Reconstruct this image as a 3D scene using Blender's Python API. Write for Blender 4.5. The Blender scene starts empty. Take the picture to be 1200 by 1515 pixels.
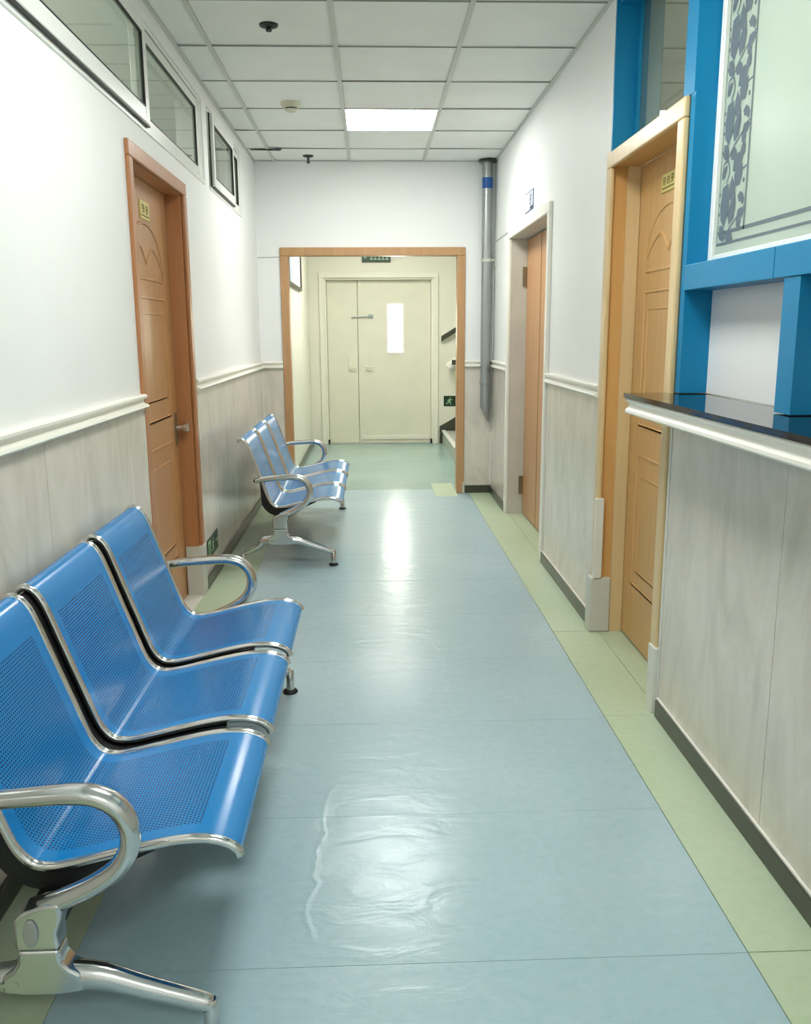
import bpy, bmesh, math, random
from mathutils import Vector, Matrix
random.seed(7)
SC = bpy.context.scene
COL = SC.collection

# ------------------------------------------------------------------ camera, world, exposure
F_PX, PITCH, YAW, ROLL, CAM_H = 1286.76, .2038, .0378, -.0061, 1.4
cd = bpy.data.cameras.new('camera'); cam = bpy.data.objects.new('camera', cd); COL.objects.link(cam)
cd.sensor_fit = 'HORIZONTAL'; cd.sensor_width = 36.0; cd.lens = F_PX * 36.0 / 1200.0
cd.clip_start = .02; cd.clip_end = 100
_r = Vector((math.cos(YAW), -math.sin(YAW), 0)); _f = Vector((math.sin(YAW), math.cos(YAW), 0)); _u = Vector((0, 0, 1))
_f2 = _f * math.cos(PITCH) - _u * math.sin(PITCH); _u2 = _u * math.cos(PITCH) + _f * math.sin(PITCH)
_r3 = _r * math.cos(ROLL) + _u2 * math.sin(ROLL); _u3 = _u2 * math.cos(ROLL) - _r * math.sin(ROLL)
m = Matrix((_r3, _u3, -_f2)).transposed().to_4x4(); m.translation = Vector((0, 0, CAM_H))
cam.matrix_world = m
SC.camera = cam

world = bpy.data.worlds.new('daylight'); SC.world = world; world.use_nodes = True
bg = world.node_tree.nodes['Background']
bg.inputs[0].default_value = (1.0, .97, .86, 1); bg.inputs[1].default_value = 8.0

SC.view_settings.view_transform = 'Standard'; SC.view_settings.look = 'None'
SC.view_settings.gamma = 1.0; SC.view_settings.use_curve_mapping = False
SC.view_settings.exposure = 1.5
PANEL_STRENGTH = 11.0        # the corridor's LED ceiling panels
HALL_STRENGTH = 17.0
ROOM_STRENGTH = 30.0
COUNTER_ROOM_STRENGTH = 10.0

# ------------------------------------------------------------------ helpers
def lin(c):
    c /= 255.0
    return c / 12.92 if c <= .04045 else ((c + .055) / 1.055) ** 2.4
def rgb(r, g, b): return (lin(r), lin(g), lin(b), 1)

class MB:
    def __init__(s): s.v = []; s.f = []; s.uv = None
    def add(s, verts, faces):
        o = len(s.v); s.v += [tuple(p) for p in verts]; s.f += [tuple(i + o for i in q) for q in faces]; return s
    def box(s, x0, x1, y0, y1, z0, z1):
        x0, x1 = min(x0, x1), max(x0, x1); y0, y1 = min(y0, y1), max(y0, y1); z0, z1 = min(z0, z1), max(z0, z1)
        return s.add([(x0,y0,z0),(x1,y0,z0),(x1,y1,z0),(x0,y1,z0),(x0,y0,z1),(x1,y0,z1),(x1,y1,z1),(x0,y1,z1)],
                     [(0,3,2,1),(4,5,6,7),(0,1,5,4),(1,2,6,5),(2,3,7,6),(3,0,4,7)])
    def prism(s, poly, a0, a1, axis):
        """poly: 2-D outline swept along an axis. axis 'y': poly=(x,z); 'x': poly=(y,z); 'z': poly=(x,y)"""
        def P(p, a): return (p[0], a, p[1]) if axis == 'y' else ((a, p[0], p[1]) if axis == 'x' else (p[0], p[1], a))
        n = len(poly); vs = [P(p, a0) for p in poly] + [P(p, a1) for p in poly]
        fs = [(i, (i + 1) % n, n + (i + 1) % n, n + i) for i in range(n)] + [tuple(range(n))[::-1], tuple(range(n, 2 * n))]
        return s.add(vs, fs)
    def tube(s, path, r, n=10, b=None, flat=1.0, cap=True):
        """r: radius or list; b: fixed binormal (planar path); flat: section scale along b"""
        P = [Vector(p) for p in path]; k = len(P)
        rs = r if isinstance(r, (list, tuple)) else [r] * k
        vs = []; prev = None
        for i in range(k):
            t = (P[min(i + 1, k - 1)] - P[max(i - 1, 0)]).normalized()
            if b is not None:
                bb = Vector(b).normalized(); nn = t.cross(bb).normalized()
            else:
                if prev is None:
                    a = Vector((0, 0, 1)) if abs(t.z) < .9 else Vector((1, 0, 0)); nn = t.cross(a).normalized()
                else: nn = (prev - t * prev.dot(t)).normalized()
                prev = nn; bb = t.cross(nn).normalized()
            for j in range(n):
                a = 2 * math.pi * j / n
                vs.append(P[i] + nn * math.cos(a) * rs[i] + bb * math.sin(a) * rs[i] * flat)
        fs = [(i * n + j, i * n + (j + 1) % n, (i + 1) * n + (j + 1) % n, (i + 1) * n + j) for i in range(k - 1) for j in range(n)]
        if cap: fs += [tuple(range(n))[::-1], tuple(range((k - 1) * n, k * n))]
        return s.add(vs, fs)
    def lathe(s, prof, c, n=24, axis='z'):
        """prof: (radius, height)"""
        vs = []; k = len(prof)
        for r, h in prof:
            for j in range(n):
                a = 2 * math.pi * j / n; u, w = r * math.cos(a), r * math.sin(a)
                vs.append((c[0] + u, c[1] + w, c[2] + h) if axis == 'z' else ((c[0] + h, c[1] + u, c[2] + w) if axis == 'x' else (c[0] + u, c[1] + h, c[2] + w)))
        fs = [(i * n + j, i * n + (j + 1) % n, (i + 1) * n + (j + 1) % n, (i + 1) * n + j) for i in range(k - 1) for j in range(n)]
        fs += [tuple(range(n))[::-1], tuple(range((k - 1) * n, k * n))]
        return s.add(vs, fs)
    def build(s, name, mat, parent=None, smooth=False, bevel=0.0, seg=2, uv=None):
        me = bpy.data.meshes.new(name)
        off = Vector((0, 0, 0))
        p = parent
        while p is not None: off += p.location; p = p.parent
        me.from_pydata([tuple(Vector(v) - off) for v in s.v], [], s.f)
        bm = bmesh.new(); bm.from_mesh(me)
        if uv is not None:
            lay = bm.loops.layers.uv.new('UVMap')
            for f in bm.faces:
                for l in f.loops: l[lay].uv = uv[l.vert.index]
        bmesh.ops.recalc_face_normals(bm, faces=bm.faces)
        if bevel > 0:
            ed = [e for e in bm.edges if len(e.link_faces) == 2 and e.calc_face_angle(0) > .5]
            bmesh.ops.bevel(bm, geom=ed, offset=bevel, segments=seg, profile=.5, affect='EDGES', clamp_overlap=True)
        bm.to_mesh(me); bm.free()
        if smooth:
            me.shade_smooth()
            me.set_sharp_from_angle(angle=math.radians(38))
        o = bpy.data.objects.new(name, me); COL.objects.link(o)
        if mat is not None: me.materials.append(mat)
        if parent is not None: o.parent = parent
        return o

def tag(o, label, cat=None, group=None, kind=None):
    o['label'] = label
    if cat: o['category'] = cat
    if group: o['group'] = group
    if kind: o['kind'] = kind
    return o
def empty(name, loc, label, cat, group=None, kind=None):
    o = bpy.data.objects.new(name, None); COL.objects.link(o); o.location = loc; o.empty_display_size = .1
    return tag(o, label, cat, group, kind)
def BX(name, mat, parent, *dims, bevel=0.0):
    return MB().box(*dims).build(name, mat, parent, bevel=bevel)
def catmull(pts, k=5):
    P = [Vector(p) for p in pts]; P = [P[0] * 2 - P[1]] + P + [P[-1] * 2 - P[-2]]; out = []
    for i in range(1, len(P) - 2):
        for j in range(k):
            t = j / k
            out.append(.5 * ((2 * P[i]) + (P[i+1] - P[i-1]) * t + (2*P[i-1] - 5*P[i] + 4*P[i+1] - P[i+2]) * t*t + (3*P[i] - P[i-1] - 3*P[i+1] + P[i+2]) * t**3))
    out.append(P[-2]); return out

# ------------------------------------------------------------------ materials
def base_mat(name, col, rough=.5, metal=0.0, spec=.5, coat=0.0, coat_rough=.1):
    M = bpy.data.materials.new(name); M.use_nodes = True
    b = M.node_tree.nodes['Principled BSDF']
    b.inputs['Base Color'].default_value = col; b.inputs['Roughness'].default_value = rough
    b.inputs['Metallic'].default_value = metal; b.inputs['Specular IOR Level'].default_value = spec
    b.inputs['Coat Weight'].default_value = coat; b.inputs['Coat Roughness'].default_value = coat_rough
    return M
def N(M, t, **kw):
    n = M.node_tree.nodes.new(t)
    for k, v in kw.items(): setattr(n, k, v)
    return n
def L(M, a, b): M.node_tree.links.new(a, b)
def coords(M, scale=(1, 1, 1), loc=(0, 0, 0)):
    tc = N(M, 'ShaderNodeTexCoord'); mp = N(M, 'ShaderNodeMapping')
    mp.inputs['Scale'].default_value = scale; mp.inputs['Location'].default_value = loc
    L(M, tc.outputs['Object'], mp.inputs['Vector']); return mp.outputs['Vector']
def noise(M, vec, scale, detail=4, rough=.5, dist=0.0):
    n = N(M, 'ShaderNodeTexNoise'); n.inputs['Scale'].default_value = scale; n.inputs['Detail'].default_value = detail
    n.inputs['Roughness'].default_value = rough; n.inputs['Distortion'].default_value = dist
    L(M, vec, n.inputs['Vector']); return n.outputs['Fac']
def ramp(M, fac, stops):
    r = N(M, 'ShaderNodeValToRGB'); e = r.color_ramp.elements
    e[0].position, e[0].color = stops[0]; e[1].position, e[1].color = stops[-1]
    for p, c in stops[1:-1]:
        q = e.new(p); q.color = c
    L(M, fac, r.inputs['Fac']); return r.outputs['Color']
def bump(M, h, strength=.2, dist=.01, normal=None):
    b = N(M, 'ShaderNodeBump'); b.inputs['Strength'].default_value = strength; b.inputs['Distance'].default_value = dist
    L(M, h, b.inputs['Height'])
    if normal is not None: L(M, normal, b.inputs['Normal'])
    return b.outputs['Normal']
def P(M): return M.node_tree.nodes['Principled BSDF']
def math_n(M, op, a, b=None):
    n = N(M, 'ShaderNodeMath', operation=op)
    for i, v in enumerate((a, b)):
        if v is None: continue
        if isinstance(v, (int, float)): n.inputs[i].default_value = v
        else: L(M, v, n.inputs[i])
    return n.outputs[0]

def wood(name, c1, c2, rough=.38, scale=(14, 14, .9), coat=.15):
    M = base_mat(name, c1, rough, coat=coat, coat_rough=.25)
    v = coords(M, scale); f = noise(M, v, 2.2, 6, .6, .6)
    L(M, ramp(M, f, [(.25, c2), (.75, c1)]), P(M).inputs['Base Color'])
    L(M, bump(M, f, .05, .002), P(M).inputs['Normal']); return M
def marble(name, c1, c2, c3, rough=.22):
    M = base_mat(name, c1, rough, spec=.45)
    v = coords(M, (2.6, 2.6, 1.0)); f = noise(M, v, 2.2, 8, .6, 1.6)
    L(M, ramp(M, f, [(.28, c2), (.5, c1), (.72, c3)]), P(M).inputs['Base Color'])
    v2 = coords(M, (1.2, 1.2, 1.2)); f2 = noise(M, v2, 1.4, 2)
    L(M, bump(M, f2, .15, .02), P(M).inputs['Normal']); return M
def painted(name, col, rough=.6, amt=.03, scale=3.0, bmp=.05):
    M = base_mat(name, col, rough); v = coords(M); f = noise(M, v, scale, 4)
    d = tuple(max(0, c * (1 - amt * 2)) for c in col[:3]) + (1,)
    L(M, ramp(M, f, [(.3, d), (.7, col)]), P(M).inputs['Base Color'])
    f2 = noise(M, v, 60, 3); L(M, bump(M, f2, bmp, .002), P(M).inputs['Normal']); return M

m_wall = painted('white_wall_paint', rgb(246, 247, 246), .55, .01, 2.0)
m_hallwall = painted('cream_wall_paint', rgb(234, 232, 216), .55, .02, 2.0)
m_roomwall = painted('pale_room_paint', rgb(214, 214, 196), .7, .03, 1.5)
m_marble = marble('grey_marble_panel', rgb(220, 213, 201), rgb(206, 199, 187), rgb(230, 223, 212))
m_marble_d = marble('jamb_stone', rgb(206, 203, 192), rgb(196, 193, 182), rgb(212, 209, 200), .3)
m_trimw = base_mat('cream_moulding', rgb(244, 242, 232), .35)
m_skirt = base_mat('dark_skirting', rgb(66, 67, 56), .3)
m_edge = base_mat('white_edge_strip', rgb(226, 226, 218), .35)
m_ceil = painted('ceiling_tile_white', rgb(246, 247, 242), .65, .02, 4.0)
m_tbar = base_mat('ceiling_bar_grey', rgb(206, 208, 200), .45)
m_tbar_d = base_mat('cross_bar_grey', rgb(150, 152, 144), .6)
m_void = base_mat('ceiling_void', rgb(70, 72, 66), .9)
m_wood_l = wood('brown_door_veneer', rgb(198, 148, 98), rgb(186, 132, 82))
m_wood_lf = wood('brown_door_frame', rgb(190, 132, 88), rgb(176, 116, 72))
m_wood_r = wood('blond_door_veneer', rgb(216, 174, 116), rgb(204, 158, 100))
m_wood_rf = wood('blond_casing', rgb(226, 200, 152), rgb(216, 186, 136))
m_wood_rj = wood('amber_jamb', rgb(216, 170, 106), rgb(206, 156, 92))
m_wood_m = wood('tan_double_door', rgb(200, 150, 104), rgb(188, 136, 90))
m_wood_p = wood('portal_wood', rgb(198, 156, 112), rgb(184, 140, 96), coat=0)
m_creamdoor = painted('cream_steel_door', rgb(232, 230, 210), .4, .03, 4.0, .02)
m_creamframe = painted('cream_door_frame', rgb(238, 236, 220), .4, .02, 4.0, .02)
m_blue = base_mat('blue_aluminium', rgb(14, 132, 182), .42, spec=.3)
m_alu = base_mat('white_window_frame', rgb(236, 238, 234), .3)
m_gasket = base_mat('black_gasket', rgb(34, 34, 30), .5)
m_chrome = base_mat('chrome', rgb(214, 214, 212), .12, 1.0)
m_castalu = base_mat('cast_aluminium', rgb(206, 207, 206), .2, 1.0)
m_capgrey = base_mat('grey_cap', rgb(176, 178, 176), .4, .6)
m_black = base_mat('black_steel', rgb(14, 14, 14), .55)
m_rubber = base_mat('black_rubber', rgb(22, 22, 22), .6)
m_steel = base_mat('galvanised_pipe', rgb(168, 172, 172), .35, .75)
m_bluetape = base_mat('blue_tape', rgb(30, 92, 168), .4)
m_counter = base_mat('black_glass_top', rgb(12, 13, 14), .06, spec=.6)
m_gapshade = base_mat('dark_brown_gap_shade', rgb(58, 34, 22), .6)
m_gold = base_mat('yellow_plate', rgb(216, 200, 110), .35)
m_goldink = base_mat('olive_ink', rgb(120, 104, 30), .5)
m_green = base_mat('dark_green_sign', rgb(16, 50, 28), .35)
m_signw = base_mat('pale_green_print', rgb(160, 205, 165), .45)
m_paper = base_mat('paper_white', rgb(206, 212, 226), .5)
m_ink = base_mat('grey_ink', rgb(120, 128, 150), .6)
m_inkd = base_mat('dark_ink', rgb(58, 68, 80), .6)
m_picframe = base_mat('dark_picture_frame', rgb(70, 62, 40), .4)
m_detector = base_mat('ivory_plastic', rgb(216, 214, 190), .45)
m_print = base_mat('floral_print_grey', rgb(104, 114, 122), .45)
m_brass = base_mat('dull_hinge', rgb(140, 128, 104), .35, .8)
m_guard = base_mat('grey_corner_guard', rgb(204, 204, 196), .4)
m_white = base_mat('white_board', rgb(238, 240, 242), .5)
m_step = painted('grey_step', rgb(176, 180, 170), .5, .04, 5)

def glass_mat(name, tint, refl=.1, rough=0.0, op=.0, opcol=(1, 1, 1, 1)):
    M = bpy.data.materials.new(name); M.use_nodes = True; nt = M.node_tree; nt.nodes.clear()
    out = nt.nodes.new('ShaderNodeOutputMaterial'); tr = nt.nodes.new('ShaderNodeBsdfTransparent'); gl = nt.nodes.new('ShaderNodeBsdfGlossy')
    df = nt.nodes.new('ShaderNodeBsdfDiffuse'); df.inputs['Color'].default_value = opcol
    tr.inputs['Color'].default_value = tint; gl.inputs['Roughness'].default_value = rough
    lw = nt.nodes.new('ShaderNodeFresnel'); lw.inputs['IOR'].default_value = 1.5
    add = nt.nodes.new('ShaderNodeMath'); add.operation = 'MULTIPLY_ADD'; add.inputs[1].default_value = 1.0; add.inputs[2].default_value = refl
    ge = nt.nodes.new('ShaderNodeNewGeometry'); fr_ = nt.nodes.new('ShaderNodeMath'); fr_.operation = 'SUBTRACT'; fr_.inputs[0].default_value = 1.0
    nt.links.new(ge.outputs['Backfacing'], fr_.inputs[1]); nt.links.new(lw.outputs[0], add.inputs[0])
    ft = nt.nodes.new('ShaderNodeMath'); ft.operation = 'MULTIPLY'; nt.links.new(add.outputs[0], ft.inputs[0]); nt.links.new(fr_.outputs[0], ft.inputs[1])
    m0 = nt.nodes.new('ShaderNodeMixShader'); m0.inputs[0].default_value = op
    nt.links.new(tr.outputs[0], m0.inputs[1]); nt.links.new(df.outputs[0], m0.inputs[2])
    mx = nt.nodes.new('ShaderNodeMixShader'); nt.links.new(ft.outputs[0], mx.inputs[0]); nt.links.new(m0.outputs[0], mx.inputs[1]); nt.links.new(gl.outputs[0], mx.inputs[2])
    nt.links.new(mx.outputs[0], out.inputs[0]); return M
m_glass = glass_mat('window_glass', (.86, .90, .86, 1), .03, 0, .18, rgb(200, 206, 196))
m_glass_t = glass_mat('transom_glass', (.80, .84, .76, 1), .10, .03, .15, rgb(190, 196, 180))
m_glass_d = glass_mat('door_vision_glass', (.98, .98, .95, 1), .0)

m_frost = base_mat('frosted_glass', rgb(200, 214, 202), .28, spec=.5)
nt = m_frost.node_tree; _tl = nt.nodes.new('ShaderNodeBsdfTranslucent'); _tl.inputs[0].default_value = rgb(224, 232, 222)
_mx = nt.nodes.new('ShaderNodeMixShader'); _mx.inputs[0].default_value = .35
nt.links.new(P(m_frost).outputs[0], _mx.inputs[1]); nt.links.new(_tl.outputs[0], _mx.inputs[2])
nt.links.new(_mx.outputs[0], nt.nodes['Material Output'].inputs[0])

def emit(name, col, s):
    M = bpy.data.materials.new(name); M.use_nodes = True; nt = M.node_tree; nt.nodes.clear()
    o = nt.nodes.new('ShaderNodeOutputMaterial'); e = nt.nodes.new('ShaderNodeEmission'); e.inputs[0].default_value = col; e.inputs[1].default_value = s
    nt.links.new(e.outputs[0], o.inputs[0]); return M
m_led = emit('led_diffuser', (.985, 1.0, .945, 1), PANEL_STRENGTH)
m_led_h = emit('stairwell_led', (1.0, .985, .93, 1), HALL_STRENGTH)
m_led_r = emit('room_led', (1.0, .99, .93, 1), ROOM_STRENGTH)
m_led_c = emit('counter_room_led', (1.0, .99, .93, 1), COUNTER_ROOM_STRENGTH)

def vinyl(name, c1, c2, c3, rough, wave, creases=()):
    M = base_mat(name, c1, rough, spec=.5)
    v = coords(M); big = noise(M, v, 1.1, 3, .5); fine = noise(M, v, 34, 5, .6); spk = noise(M, v, 190, 2, .6)
    mixf = math_n(M, 'ADD', math_n(M, 'MULTIPLY', big, .55), math_n(M, 'ADD', math_n(M, 'MULTIPLY', fine, .3), math_n(M, 'MULTIPLY', spk, .15)))
    colr = ramp(M, mixf, [(.36, c2), (.5, c1), (.64, c3)])
    # scuffs: short dark strokes
    vs = coords(M, (34, 9, 1)); sc = noise(M, vs, 1.0, 3, .6, 1.5)
    sm = ramp(M, sc, [(.72, (0, 0, 0, 1)), (.80, (1, 1, 1, 1))])
    mx = N(M, 'ShaderNodeMixRGB'); mx.inputs['Color2'].default_value = tuple(c * .62 for c in c2[:3]) + (1,)
    L(M, math_n(M, 'MULTIPLY', sm, .18), mx.inputs['Fac']); L(M, colr, mx.inputs['Color1']); L(M, mx.outputs[0], P(M).inputs['Base Color'])
    L(M, math_n(M, "ADD", math_n(M, "MULTIPLY", fine, .06), rough - .03), P(M).inputs['Roughness'])
    vw = coords(M, (1.0, 1.9, 1)); w = noise(M, vw, 6.0, 4, .5, .8)
    hgt = math_n(M, 'MULTIPLY', w, wave * .012)
    sx = N(M, 'ShaderNodeSeparateXYZ'); L(M, v, sx.inputs[0]); wob = noise(M, v, 7.0, 3)
    for x0, sl, ya, yb, amp in creases:      # raised creases in the sheet: x = x0 + sl*(y - ya)
        cx_ = math_n(M, 'ADD', math_n(M, 'MULTIPLY', math_n(M, 'SUBTRACT', sx.outputs[1], ya), sl), x0)
        d = math_n(M, 'ABSOLUTE', math_n(M, 'ADD', math_n(M, 'SUBTRACT', sx.outputs[0], cx_), math_n(M, 'MULTIPLY', math_n(M, 'SUBTRACT', wob, .5), .10)))
        prof_ = math_n(M, 'MAXIMUM', math_n(M, 'SUBTRACT', 1.0, math_n(M, 'DIVIDE', d, .014)), 0.0)
        msk = math_n(M, 'MULTIPLY', math_n(M, 'GREATER_THAN', sx.outputs[1], ya), math_n(M, 'LESS_THAN', sx.outputs[1], yb))
        hgt = math_n(M, 'ADD', hgt, math_n(M, 'MULTIPLY', math_n(M, 'MULTIPLY', prof_, msk), amp * .002))
    n2 = bump(M, math_n(M, 'ADD', hgt, math_n(M, "MULTIPLY", fine, .00012)), 1.0, 1.0)
    L(M, n2, P(M).inputs['Normal']); return M
m_bluefloor = vinyl('blue_vinyl', rgb(172, 198, 207), rgb(163, 192, 200), rgb(181, 205, 213), .238, .26, [(.47, -.06, 1.85, 2.75, .45), (-.17, .02, 1.80, 2.50, .3), (.30, -.02, 3.1, 3.8, .25)])
m_greenfloor = vinyl('green_vinyl', rgb(190, 207, 178), rgb(180, 199, 168), rgb(200, 214, 188), .36, .10)
m_hallfloor = vinyl('teal_hall_vinyl', rgb(150, 178, 172), rgb(140, 168, 162), rgb(160, 186, 180), .2, .16)
m_seam = base_mat('floor_seam', rgb(150, 172, 178), .5)

# perforated blue seat
m_seat = base_mat('blue_perforated_steel', rgb(0, 130, 202), .24, spec=.38, coat=.12, coat_rough=.12)
def perforate(M):
    uvn = N(M, 'ShaderNodeUVMap'); uvn.uv_map = 'UVMap'; sp = N(M, 'ShaderNodeSeparateXYZ'); L(M, uvn.outputs[0], sp.inputs[0])
    u, v = sp.outputs[0], sp.outputs[1]; p = .0092
    row = math_n(M, 'FLOOR', math_n(M, 'DIVIDE', v, p * .87)); odd = math_n(M, 'MULTIPLY', math_n(M, 'MODULO', row, 2.0), .5)
    fu = math_n(M, 'SUBTRACT', math_n(M, 'FRACT', math_n(M, 'ADD', math_n(M, 'DIVIDE', u, p), odd)), .5)
    fv = math_n(M, 'MULTIPLY', math_n(M, 'SUBTRACT', math_n(M, 'FRACT', math_n(M, 'DIVIDE', v, p * .87)), .5), .87)
    d2 = math_n(M, 'ADD', math_n(M, 'MULTIPLY', fu, fu), math_n(M, 'MULTIPLY', fv, fv))
    hole = math_n(M, 'LESS_THAN', d2, .075)
    def rng(x, a, b): return math_n(M, 'MULTIPLY', math_n(M, 'GREATER_THAN', x, a), math_n(M, 'LESS_THAN', x, b))
    reg = math_n(M, 'MULTIPLY', rng(u, .050, .428), rng(v, .105, .80))
    msk = math_n(M, 'MULTIPLY', hole, reg)
    mx = N(M, 'ShaderNodeMixRGB'); mx.inputs['Color1'].default_value = P(M).inputs['Base Color'].default_value; mx.inputs['Color2'].default_value = rgb(8, 48, 82)
    L(M, msk, mx.inputs['Fac']); L(M, mx.outputs[0], P(M).inputs['Base Color'])
    L(M, math_n(M, 'MULTIPLY', math_n(M, 'SUBTRACT', 1.0, msk), .12), P(M).inputs['Coat Weight'])
perforate(m_seat)

# ------------------------------------------------------------------ room shell
XL, XR, YE, ZC = -.942, 1.051, 7.589, 2.778
YB = -2.6
ST = 'structure'

floor = BX('floor', m_seam, None, -3.8, 3.4, YB - .1, 11.4, -.10, -.004)
tag(floor, 'corridor floor of blue vinyl with pale green borders', 'floor', kind=ST)
# blue vinyl tiles
bx = [-.70, .845]
ys = [1.72 + .62 * k for k in range(-7, 10)]
ys = [YB] + [y for y in ys if y > YB + .1] ; ys = [y for y in ys if y < YE - .15] + [YE + .2]
g = .0007
for j in range(len(ys) - 1):
    for i in range(1):
        y1 = ys[j + 1]; x1 = bx[i + 1]
        BX('vinyl_tile', m_bluefloor, floor, bx[i] + g, x1 - g, ys[j] + g, y1 - g, -.004, random.uniform(-.0003, .0))
def green(x0, x1, cuts):
    for a, b in zip(cuts[:-1], cuts[1:]):
        BX('border_tile', m_greenfloor, floor, x0 + .0025, x1 - .0005, a + .0015, b - .0015, -.004, random.uniform(0, .0006))
green(.845, 1.06, [YB, -.75, .48, 1.72, 2.98, 3.91, 5.18, 6.42, YE])
green(-.95, -.70, [YB, -.75, .48, 1.72, 2.98, 4.22, 5.45, 6.66, YE])
BX('border_tile', m_greenfloor, floor, 1.062, 1.30, 5.2, 6.71, -.004, .0)
BX('border_tile', m_greenfloor, floor, 1.062, 1.30, 3.04, 3.95, -.004, .0)
BX('border_tile', m_greenfloor, floor, -1.15, -.952, 3.64, 4.66, -.004, .0)
BX('border_tile', m_greenfloor, floor, .545, .74, 7.42, 8.08, -.004, .0012)
BX('vinyl_sheet', m_hallfloor, floor, -.75, 2.6, YE + .202, 11.2, -.004, 0)

ceiling = BX('ceiling', m_void, None, -3.8, 3.4, YB - .1, 11.4, 2.806, 2.90)
tag(ceiling, 'suspended ceiling of white square tiles in a grey grid', 'ceiling', kind=ST)
cx = [XL, -.77, -.155, .455, XR]
cy = [7.09 - .607 * k for k in range(0, 17)][::-1]; cy = [y for y in cy if y > YB]; cy = [YB] + cy + [YE]
lights_at = [(2, 6.17), (2, 2.53), (2, -1.1)]  # the rearmost panel is out of view, added to light the corridor
light_cells = []
for j in range(len(cy) - 1):
    for i in range(4):
        yc = (cy[j] + cy[j + 1]) / 2
        hit = [l for l in lights_at if l[0] == i and abs(l[1] - yc) < .28]
        a, b, c_, d = cx[i] + .002, cx[i + 1] - .002, cy[j] + .003, cy[j + 1] - .003
        if hit: light_cells.append((a, b, c_, d)); continue
        dz = random.uniform(-.0015, .0015)
        z = ZC + .004
        mb = MB(); zz = [z + random.uniform(-.0025, .0025) for _ in range(4)]
        sag = -.003
        mb.add([(a,c_,zz[0]),(b,c_,zz[1]),(b,d,zz[2]),(a,d,zz[3]),((a+b)/2,(c_+d)/2,sum(zz)/4+sag),(a,c_,z+.014),(b,c_,z+.014),(b,d,z+.014),(a,d,z+.014)],
               [(0,1,4),(1,2,4),(2,3,4),(3,0,4),(5,8,7,6),(0,5,6,1),(1,6,7,2),(2,7,8,3),(3,8,5,0)])
        mb.build('ceiling_tile', m_ceil, ceiling)
for x in cx[1:4]:
    BX('grid_bar', m_tbar, ceiling, x - .011, x + .011, YB, YE, ZC - .004, ZC + .001)
for y in cy[1:-1]:
    for a, b in zip(cx[:-1], cx[1:]):
        BX('cross_bar', m_tbar_d, ceiling, a + .012, b - .012, y - .0045, y + .0045, ZC - .002, ZC + .0015)
for x, s in ((XL, 1), (XR, -1)):
    BX('edge_angle', m_tbar, ceiling, x, x + s * .018, YB, YE, ZC - .003, ZC + .001)
BX('edge_angle', m_tbar, ceiling, XL, XR, YE - .018, YE, ZC - .003, ZC + .001)

BX('room_ceiling', m_ceil, ceiling, -3.6, XL - .15, YB, 7.7, 2.798, 2.8055)
BX('room_ceiling', m_ceil, ceiling, XR + .2, 3.2, YB, 5.0, 2.798, 2.8055)
BX('room_ceiling', m_ceil, ceiling, -.76, 2.6, YE + .2, 11.1, 2.798, 2.8055)
for x in (-1.9, -2.5, -3.1): BX('grid_bar', m_tbar, ceiling, x - .011, x + .011, YB, 7.7, 2.794, 2.7975)
for k in range(8): BX('grid_bar', m_tbar, ceiling, -3.6, XL - .15, 2.0 + .607 * k - .006, 2.0 + .607 * k + .006, 2.7945, 2.7978)
# walls
wl = MB()
wl.box(XL - .15, XL, YB, 3.62, -.02, 2.235); wl.box(XL - .15, XL, 3.62, 4.68, 2.135, 2.235); wl.box(XL - .15, XL, 4.68, YE + .2, -.02, 2.235)
wl.box(XL - .15, XL, YB, YE + .2, 2.70, 2.806); wl.box(XL - .15, XL, 6.78, YE + .2, 2.235, 2.70); wl.box(XL - .15, XL, YB, 2.10, 2.235, 2.70); wl.box(XL - .15, XL, 5.33, 5.47, 2.235, 2.70)
wall_left = tag(wl.build('wall_left', m_wall), 'white corridor wall with transom windows above and marble wainscot below', 'wall', kind=ST)
wr = MB()
wr.box(XR + .191, XR + .2, 5.19, 6.72, -.02, 2.125); wr.box(XR, XR + .2, 6.72, YE + .2, -.02, 2.806); wr.box(XR, XR + .2, 5.19, 6.72, 2.125, 2.806); wr.box(XR, XR + .2, 3.96, 5.19, -.02, 2.806)
wr.box(XR, XR + .2, YB, 3.0, -.02, 1.169); wr.box(XR, XR + .2, YB, .9, 1.17, 2.806)
wall_right = tag(wr.build('wall_right', m_wall), 'white corridor wall holding the blond door and the service counter', 'wall', kind=ST)
we = MB()
we.box(XL, -.75, YE, YE + .2, -.02, 2.806); we.box(.803, XR, YE, YE + .2, -.02, 2.806); we.box(-.75, .803, YE, YE + .2, 2.095, 2.806)
wall_end = tag(we.build('wall_end', m_wall), 'white end wall around the wooden portal', 'wall', kind=ST)
tag(BX('wall_behind', m_wall, None, XL - .15, XR + .2, YB - .12, YB, -.02, 2.806), 'unseen white wall added to close the corridor behind the benches and keep light in', 'wall', kind=ST)  # out of view, added to hold the light in the corridor

# stair hall beyond the portal
tag(BX('wall_hall_left', m_hallwall, None, -.90, -.76, YE + .2, 11.3, -.02, 2.806), 'cream stair hall wall with the framed picture', 'wall', kind=ST)
wh = MB(); wh.box(-.76, -.60, 11.1, 11.3, -.02, 2.806); wh.box(.81, 2.6, 11.1, 11.3, -.02, 2.806); wh.box(-.60, .81, 11.1, 11.3, 2.09, 2.806)
tag(wh.build('wall_hall_end', m_hallwall), 'cream stair hall wall around the steel double door', 'wall', kind=ST)
wh = MB(); wh.box(2.6, 2.7, YE, 11.3, -.02, 2.806); wh.box(XR + .2, 2.6, YE + .1, YE + .2, -.02, 2.806)
tag(wh.build('wall_hall_right', m_hallwall), 'cream wall closing the stair hall beside the steps', 'wall', kind=ST)
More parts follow.
